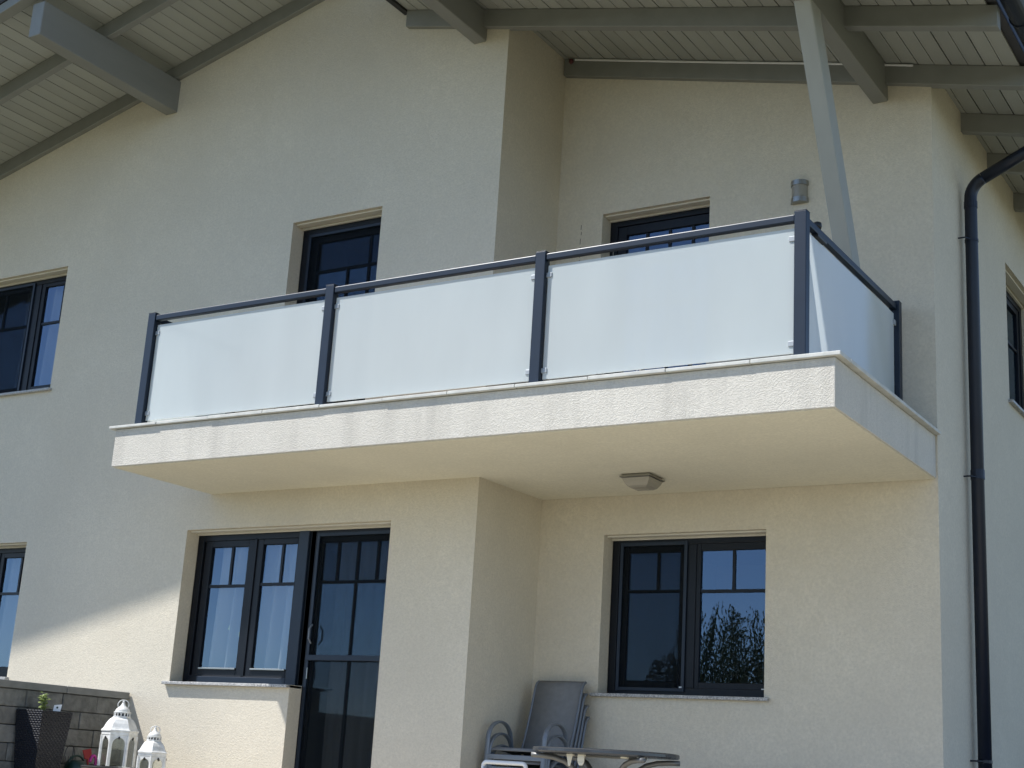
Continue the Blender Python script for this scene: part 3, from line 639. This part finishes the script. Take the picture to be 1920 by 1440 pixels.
# ------------------------------------------------------------------ lanterns
def lantern(c, R, zbot, zeave, ztop, label, rot):
    root = thing('lantern', (c[0], c[1], zbot), label, 'lantern', 'white garden lanterns')
    cx, cy = c; c0 = (cx, cy, 0); A = math.radians(rot); H = ztop-zeave
    def pt(r, k, z): a = A+k*math.pi/3; return Vector((cx+r*math.cos(a), cy+r*math.sin(a), z))
    q = MB(); q.lathe(c0, [(R*1.0,zbot),(R*1.0,zbot+.03),(R*.9,zbot+.05)], 6, A); q.build('base', M_LWHITE, root, .003)
    u = H/.27
    q = MB(); q.lathe(c0, [(R*.93,zeave-.05*u),(R*.98,zeave-.044*u),(R*.98,zeave-.018*u),(R*1.03,zeave-.012*u),(R*1.03,zeave),(R*.97,zeave+.006*u)], 6, A); q.build('eave_ring', M_LWHITE, root)
    q = MB(); q.lathe(c0, [(R*.97,zeave+.004*u),(R*.90,zeave+.022*u),(R*.80,zeave+.058*u),(R*.66,zeave+.092*u),(R*.50,zeave+.112*u),(R*.48,zeave+.120*u)], 6, A); q.build('roof', M_LWHITE, root)
    zc = zeave+.116*u; hc = .04*u
    q = MB(); q.lathe(c0, [(R*.38,zc),(R*.38,zc+hc)], 14); q.build('vent_core', M_BLACK, root)
    q = MB()
    for k in range(14):
        a = k*math.pi/7
        for z0, z1, t0 in ((0, hc, .12), (0, hc, -.12)):
            q.tube([(cx+R*.43*math.cos(a-t0), cy+R*.43*math.sin(a-t0), zc+z0), (cx+R*.43*math.cos(a+t0), cy+R*.43*math.sin(a+t0), zc+z1)], .0045, 5)
    q.lathe(c0, [(R*.44,zc),(R*.46,zc+.003),(R*.46,zc+.008),(R*.42,zc+.010)], 18)
    q.lathe(c0, [(R*.42,zc+hc-.002),(R*.47,zc+hc),(R*.47,zc+hc+.008*u),(R*.40,zc+hc+.011*u)], 18); q.build('vent_collar', M_LWHITE, root)
    z2 = zc+hc+.011*u; hh = ztop-z2
    q = MB(); q.lathe(c0, [(R*.40,z2),(R*.40,z2+.10*hh),(R*.33,z2+.26*hh),(R*.2,z2+.42*hh),(R*.12,z2+.58*hh),(R*.085,z2+.74*hh),(R*.06,z2+.80*hh),(R*.075,z2+.86*hh),(R*.045,z2+.94*hh),(R*.008,ztop)], 16); q.build('finial', M_LWHITE, root, smooth=True)
    zr = z2+.60*hh; q = MB(); q.tube([(cx+R*.30*math.cos(a)*.72, cy+R*.30*math.cos(a)*.69, zr+R*.26*math.sin(a)) for a in lin(-.7, math.pi+.7, 16)], .004, 6); q.build('ring_handle', M_LWHITE, root)
    zb, zt = zbot+.05, zeave-.048*u; r = R*.93
    for k in range(6):
        a = pt(r, k, 0); b = pt(r, k+1, 0)
        q = MB(); q.tube([pt(r,k,zb), pt(r,k,zt)], .013, 6); q.build('corner_post', M_LWHITE, root)
        # arched head plate and side stiles
        q = MB(); n = 14; wdt = (b-a).length; za = zt-.02-wdt*.40; t_ = .13
        def P_(s, z, o=0): 
            p = a.lerp(b, s); p.z = z; nrm = Vector((p.x-cx, p.y-cy, 0)).normalized(); return p+nrm*o
        for o0, o1 in ((-.003, .004),):
            arch = [(.5-(.5-t_)*math.cos(math.pi*j/n), za+(wdt*.40)*math.sin(math.pi*j/n)) for j in range(n+1)]
            for j in range(n):
                (s0,h0),(s1,h1) = arch[j], arch[j+1]
                q.hexa([P_(s0,h0,o0),P_(s1,h1,o0),P_(s1,h1,o1),P_(s0,h0,o1),P_(s0,zt,o0),P_(s1,zt,o0),P_(s1,zt,o1),P_(s0,zt,o1)])
            for s0, s1 in ((.02,t_),(1-t_,.98)):
                q.hexa([P_(s0,zb,o0),P_(s1,zb,o0),P_(s1,zb,o1),P_(s0,zb,o1),P_(s0,zt,o0),P_(s1,zt,o0),P_(s1,zt,o1),P_(s0,zt,o1)])
        ar = q.build('arched_panel', M_LWHITE, root)
        q = MB(); m_ = P_(.5, zt-.012, .008); q.lathe(m_-Vector((0,0,.01)), [(.003,-.016),(.010,0),(.004,.012)], 6); q.build('latch', M_BLACK, ar)
        q = MB(); q.hexa([P_(.05,zb,-.008),P_(.95,zb,-.008),P_(.95,zb,-.006),P_(.05,zb,-.006),P_(.05,zt,-.008),P_(.95,zt,-.008),P_(.95,zt,-.006),P_(.05,zt,-.006)]); q.build('glass_pane', M_LGLASS, root)
    return root
lantern((-10.17, 9.6), .166, ZT, .148, .418, 'larger white metal lantern with arched panes in front of the stone wall', 46.7)
lantern((-9.725, 9.6), .142, ZT, -.025, .198, 'smaller white metal lantern to the right of the bigger one', 13)

# black round table whose rim peeks into view
rt = thing('side_table', (-8.6, 8.1, ZT), 'black round table rim in front of the white lanterns', 'table')
q = MB(); q.lathe((-8.62,8.08,0), [(.20,-.175),(.215,-.17),(.22,-.155),(.212,-.15),(.2,-.162)], 36); q.build('tabletop', M_BLACK, rt)
for k in range(3):
    a = k*2.094; q = MB(); q.tube([(-8.62+.17*math.cos(a),8.08+.17*math.sin(a),ZT),(-8.62+.12*math.cos(a),8.08+.12*math.sin(a),-.175)], .009, 6); q.build('leg', M_BLACK, rt)

# garden toys between planter and lantern
wc = thing('watering_can', (-10.47, 9.40, ZT), 'dark green watering can in the shade behind the black planter', 'watering can')
q = MB(); q.lathe((-10.47,9.40,0), [(.09,ZT),(.105,ZT+.02),(.105,-.20),(.09,-.155),(.05,-.14)], 18); q.build('body', M_GREEN, wc, smooth=True)
q = MB(); q.tube([(-10.47,9.40+.085*math.cos(a),-.16+.06*math.sin(a)) for a in lin(0, math.pi, 10)], .010, 6); q.build('handle', M_GREEN, wc)
q = MB(); q.tube([(-10.42,9.32,-.42),(-10.33,9.28,-.28),(-10.30,9.26,-.24)], .018, 8, .012); q.build('spout', M_GREEN, wc)
bk = thing('wire_basket', (-10.55, 9.33, ZT), 'thin black wire hoop beside the black planter', 'basket')
q = MB(); q.tube([(-10.57,9.40+.06*math.cos(a),-.11+.10*math.sin(a)) for a in lin(0, math.pi, 14)], .0035, 5); q.build('hoop', M_BLACK, bk)
for k in range(8):
    a = k*math.pi/4; q = MB(); q.tube([(-10.57+.04*math.cos(a),9.40+.045*math.sin(a),ZT),(-10.57+.05*math.cos(a),9.40+.06*math.sin(a),-.11)], .003, 5); q.build('wire', M_BLACK, bk)
rs = thing('toy_spade', (-10.46, 9.5, ZT), 'red plastic toy spade leaning between planter and lantern', 'toy')
q = MB(); q.hexa([(-10.46,9.49,-.13),(-10.45,9.565,-.12),(-10.46,9.565,-.12),(-10.47,9.49,-.13),(-10.465,9.455,-.05),(-10.455,9.545,-.03),(-10.465,9.545,-.03),(-10.475,9.455,-.05)]); q.build('blade', M_RED, rs, .003)
q = MB(); q.tube([(-10.465,9.54,ZT),(-10.465,9.527,-.12)], .012, 8); q.build('shaft', M_RED, rs)
pk = thing('toy_watering_can', (-10.3, 9.5, ZT), 'magenta toy watering can beside the larger lantern', 'toy')
q = MB(); q.lathe((-10.36,9.47,0), [(.06,ZT),(.065,-.3),(.05,-.21)], 16); q.build('body', M_PINK, pk, smooth=True)
q = MB(); q.tube([(-10.32,9.46+.035*math.cos(a),-.16+.07*math.sin(a)) for a in lin(-1.2, math.pi*.95, 12)], .013, 8); q.build('handle', M_PINK, pk, smooth=True)

# ------------------------------------------------------------------ stacked chairs
def chair(loc, label):
    root = thing('garden_chair', loc, label, 'chair', 'stacked grey garden chairs'); L = Vector(loc)
    def T(*p): return L+Vector(p)
    def sheet(pts, hw, th):
        q = MB(); n = len(pts)
        for i, (y, z) in enumerate(pts):
            a = Vector((0, *pts[min(i+1,n-1)]))-Vector((0, *pts[max(i-1,0)])); nm = Vector((0, -a.z, a.y)).normalized()*th
            for s in (-1, 1):
                q.v.append(T(s*hw, y, z)); q.v.append(T(s*hw, y, z)+nm)
        for i in range(n-1):
            k = i*4; m = k+4; q.f += [(k,k+2,m+2,m), (k+1,m+1,m+3,k+3), (k,m,m+1,k+1), (k+2,k+3,m+3,m+2)]
        q.f += [(0,1,3,2), (4*n-4,4*n-2,4*n-1,4*n-3)]; return q
    back = [(.18,.40),(.20,.46),(.26,.62),(.315,.80),(.345,.92),(.365,.985),(.39,1.02),(.425,1.04)]
    sheet(back, .225, .006).build('backrest', M_SLING, root, smooth=True)
    sheet([(-.30,.415),(-.285,.437),(-.2,.437),(0,.42),(.15,.40),(.18,.40)], .225, .006).build('seat', M_SLING, root, smooth=True)
    for s in (-1, 1):
        q = MB(); q.tube([T(s*.235,y,z) for y,z in [(-.29,.42),(-.2,.43),(0,.412),(.16,.40),(.2,.46),(.26,.62),(.315,.80),(.345,.92),(.365,.985),(.39,1.02),(.42,1.035)]], .014, 8, flat=.8, up=(1,0,0)); q.build('side_rail', M_CHAIR, root, smooth=True)
        pth = [(-.33,0),(-.31,.3),(-.30,.5)]+[(-.12-.18*math.cos(a), .51+.145*math.sin(a)) for a in lin(.2, math.pi*.86, 12)]+[(.065,.50),(.085,.38)]
        q = MB(); q.tube([T(s*.275,y,z) for y,z in pth], .012, 8, flat=2.0, up=(1,0,0)); q.build('armrest', M_CHAIR, root, smooth=True)
        q = MB(); q.tube([T(s*.27,.30,0), T(s*.26,.22,.2), T(s*.25,.10,.40)], .016, 8); q.build('leg', M_CHAIR, root, smooth=True)
        q = MB(); q.box(L.x+min(s*.235,s*.275), L.x+max(s*.235,s*.275), L.y+.02, L.y+.05, L.z+.385, L.z+.41); q.build('arm_bracket', M_CHAIR, root)
    q = MB(); q.box(L.x-.262, L.x+.262, L.y-.318, L.y-.292, L.z+.345, L.z+.385); q.build('front_bar', M_CHAIR, root, .004)
    q = MB(); q.tube([T(-.27,.2,.25), T(.27,.2,.25)], .012, 8); q.build('rear_bar', M_CHAIR, root)
    return root
labs = ['grey sling garden chair, lowest of the stack in the corner', 'grey sling garden chair, second from the bottom of the stack', 'grey sling garden chair, second from the top of the stack', 'grey sling garden chair, topmost of the stack, its whole backrest showing']
for k in range(4):
    chair((-6.37+.012*(3-k), 10.665+.008*(3-k), ZT+.098*k), labs[k])
wf = thing('white_frame', (-6.17, 9.9, ZT), 'white rounded frame standing in front of the stacked grey chairs', 'frame')
q = MB(); pts = [(-6.375,ZT),(-6.375,.03)]+[(-6.345-.03*math.cos(a), .03+.03*math.sin(a)) for a in lin(0, math.pi/2, 5)]+[(-6.01+.03*math.sin(a), .03+.03*math.cos(a)) for a in lin(0, math.pi/2, 5)]+[(-5.98,ZT)]
q.tube([(x,9.9,z) for x,z in pts], .017, 8); q.build('frame_tube', M_WHITE, wf, smooth=True)
for z in (-.12, -.3):
    q = MB(); q.box(-6.365,-5.99,9.892,9.908,z-.02,z+.02); q.build('crossbar', M_WHITE, wf, .004)

# ------------------------------------------------------------------ garden table with clips
tb = thing('garden_table', (-5.0, 9.6, ZT), 'oval dark garden table with curved legs below the balcony', 'table')
def oval(a, b, cx=-5.13, cy=9.62, p=2.6, n=48):
    out = []
    for k in range(n):
        g = 2*math.pi*k/n; c_, s_ = math.cos(g), math.sin(g)
        out.append((cx+a*math.copysign(abs(c_)**(2/p), c_), cy+b*math.copysign(abs(s_)**(2/p), s_)))
    return out
def ovals(levels):
    q = MB(); n = 48
    for a, b, z in levels: q.v += [Vector((x, y, z+.006*(-x-5.0)*0)) for x, y in oval(a, b)]
    for i in range(len(levels)-1):
        for j in range(n): q.f.append((i*n+j, i*n+(j+1)%n, (i+1)*n+(j+1)%n, (i+1)*n+j))
    q.f.append(tuple(reversed(range(n)))); q.f.append(tuple((len(levels)-1)*n+j for j in range(n))); return q
ovals([(.51,.40,.150),(.528,.42,.152),(.535,.43,.162),(.535,.43,.180),(.528,.42,.188)]).build('tabletop', M_TABTOP, tb)
ovals([(.49,.38,.1885),(.49,.38,.191)]).build('table_inlay', M_ANTH, tb)
for sx in (-1, 1):
    for sy in (-1, 1):
        q = MB(); pth = [(.40,.128),(.34,.126),(.28,.118),(.22,.095),(.175,.055),(.15,0),(.14,-.07),(.15,-.2),(.19,-.36),(.25,ZT)]
        q.tube([(-5.13+sx*u*1.15, 9.62+sy*u*.75, z) for u, z in pth], .024, 8, flat=.8); q.build('leg', M_TABLEG, tb, smooth=True)
q = MB(); q.tube([(-5.13+.19*math.cos(a), 9.62+.14*math.sin(a), -.12) for a in lin(0, 2*math.pi, 24)], .014, 6, cap=False); q.build('ring_brace', M_TABLEG, tb)
q = MB(); q.box(-5.55,-4.71,9.42,9.46,.13,.1475); q.build('apron_bar', M_TABLEG, tb, .003)
def clip(x, y, kind, lab):
    o = thing('tablecloth_clip', (x, y, .12), lab, 'clip', 'clips on the table edge')
    q = MB(); q.box(x-.026,x+.026,y-.012,y+.02,.135,.1475); q.build('clip_jaw', M_CLIP, o, .003)
    q = MB()
    if kind == 'y': q.hexa([(x-.010,y-.010,.062),(x+.006,y-.010,.062),(x+.006,y,.062),(x-.010,y,.062),(x-.024,y-.012,.136),(x+.024,y-.012,.136),(x+.024,y,.136),(x-.024,y,.136)]); q.build('clip_lever', M_CLIP, o, .004)
    elif kind == 'u':
        q.hexa([(x-.014,y-.012,.07),(x+.014,y-.012,.07),(x+.014,y,.07),(x-.014,y,.07),(x-.028,y-.012,.095),(x+.028,y-.012,.095),(x+.028,y,.095),(x-.028,y,.095)])
        q.box(x-.028,x+.028,y-.012,y,.0955,.136); q.build('clip_lever', M_CLIP, o, .004)
    return o
clip(-5.26, 9.32, 'y', 'cream Y-shaped clip under the table edge, leftmost')
clip(-5.155, 9.30, 'u', 'cream rounded clip under the table edge, second from left')
clip(-4.84, 9.36, 's', 'small pale clip under the table edge, second from right')
clip(-4.71, 9.36, 's', 'small cream clip under the table edge, rightmost')

# ------------------------------------------------------------------ garden seen in the window reflections
def leaves(q, c, rad, n, size, keep=None):
    for _ in range(n):
        while True:
            p = Vector((random.uniform(-1,1), random.uniform(-1,1), random.uniform(-1,1)))
            if .25 < p.length < 1: break
        p = Vector(c)+Vector((p.x*rad[0], p.y*rad[1], p.z*rad[2]))
        d = Vector((random.gauss(0,1), random.gauss(0,1), random.gauss(0,1))).normalized(); e = d.orthogonal().normalized()*size*.35
        q.add([p-d*size*.5, p+e, p+d*size*.5, p-e], [(0,1,2,3)])
def tree(x, y, h, label, crown, mat_, n, size, strands=0, nm='garden_tree'):
    root = thing(nm, (x, y, ZG), label, 'bush' if 'bush' in nm else 'tree'); q = MB()
    q.tube([(x,y,ZG),(x+.05,y,ZG+h*.35),(x-.05,y+.1,ZG+h*.7)], .12, 8, .05); tr = q.build('trunk', M_BARK, root)
    q = MB()
    for k in range(9):
        a = k*.75; b = ZG+h*(.35+.04*k); q.tube([(x,y,b),(x+.5*math.cos(a),y+.5*math.sin(a),b+.5),(x+1.0*math.cos(a),y+1.0*math.sin(a),b+.7+.05*k)], .035, 5, .012)
    q.build('limbs', M_BARK, tr)
    q = MB()
    for (c, rad, k) in crown: leaves(q, (x+c[0], y+c[1], ZG+c[2]), rad, int(n*k), size)
    for _ in range(strands):
        a = random.uniform(0, 6.28); r0 = random.uniform(.2, 1.7); p = Vector((x+r0*math.cos(a), y+r0*math.sin(a), ZG+h*random.uniform(.72,1.0)-.25*r0)); L = random.uniform(.8, 2.2)
        d = Vector((math.cos(a)*.25, math.sin(a)*.25, -1))
        for j in range(int(L*16)):
            s = p+d*(j/16)+Vector((random.gauss(0,.03),random.gauss(0,.03),0)); e = Vector((random.gauss(0,1),random.gauss(0,1),0)).normalized()*.02; q.add([s, s+e+Vector((0,0,-.05)), s+Vector((0,0,-.12)), s-e+Vector((0,0,-.05))], [(0,1,2,3)])
    q.build('crown', mat_, root); return root
tree(-14.9, -11.8, 6.35, 'loose willow-like tree mirrored in the window under the balcony', [((0,0,3.6),(1.3,1.2,1.5),.16), ((.4,.2,4.8),(.8,.8,.7),.05), ((-.5,0,4.5),(.8,.8,.7),.05), ((.1,0,5.6),(.5,.5,.5),.02)], M_TREE, 9500, .085, 260)
tree(-16.5, -11.2, 4.9, 'dense green bush mirrored in the screened left sash', [((0,0,2.6),(.85,.9,2.3),.7), ((.7,.3,2.5),(.8,.9,2.2),.6), ((-.9,.2,1.9),(.8,.8,1.8),.4)], M_TREE2, 9000, .10, 0, 'garden_bush')
tree(-14.1, -11.2, 4.6, 'dense green bush mirrored low in the right sash', [((0,0,2.5),(.7,.8,2.2),.5), ((-.8,.3,2.2),(.8,.8,1.9),.5), ((.9,.3,2.6),(.8,.8,2.1),.4)], M_TREE2, 9000, .10, 0, 'garden_bush')
hg = MB()
for k in range(60): leaves(hg, (-62+k*1.2, -35+random.uniform(-.5,.5), ZG+1.2), (1.0,.8,1.6+random.uniform(-.4,.6)), 110, .35)
h_ = hg.build('hedge', M_TREE2); tag(h_, 'long far hedge mirrored low in the terrace door', 'hedge')
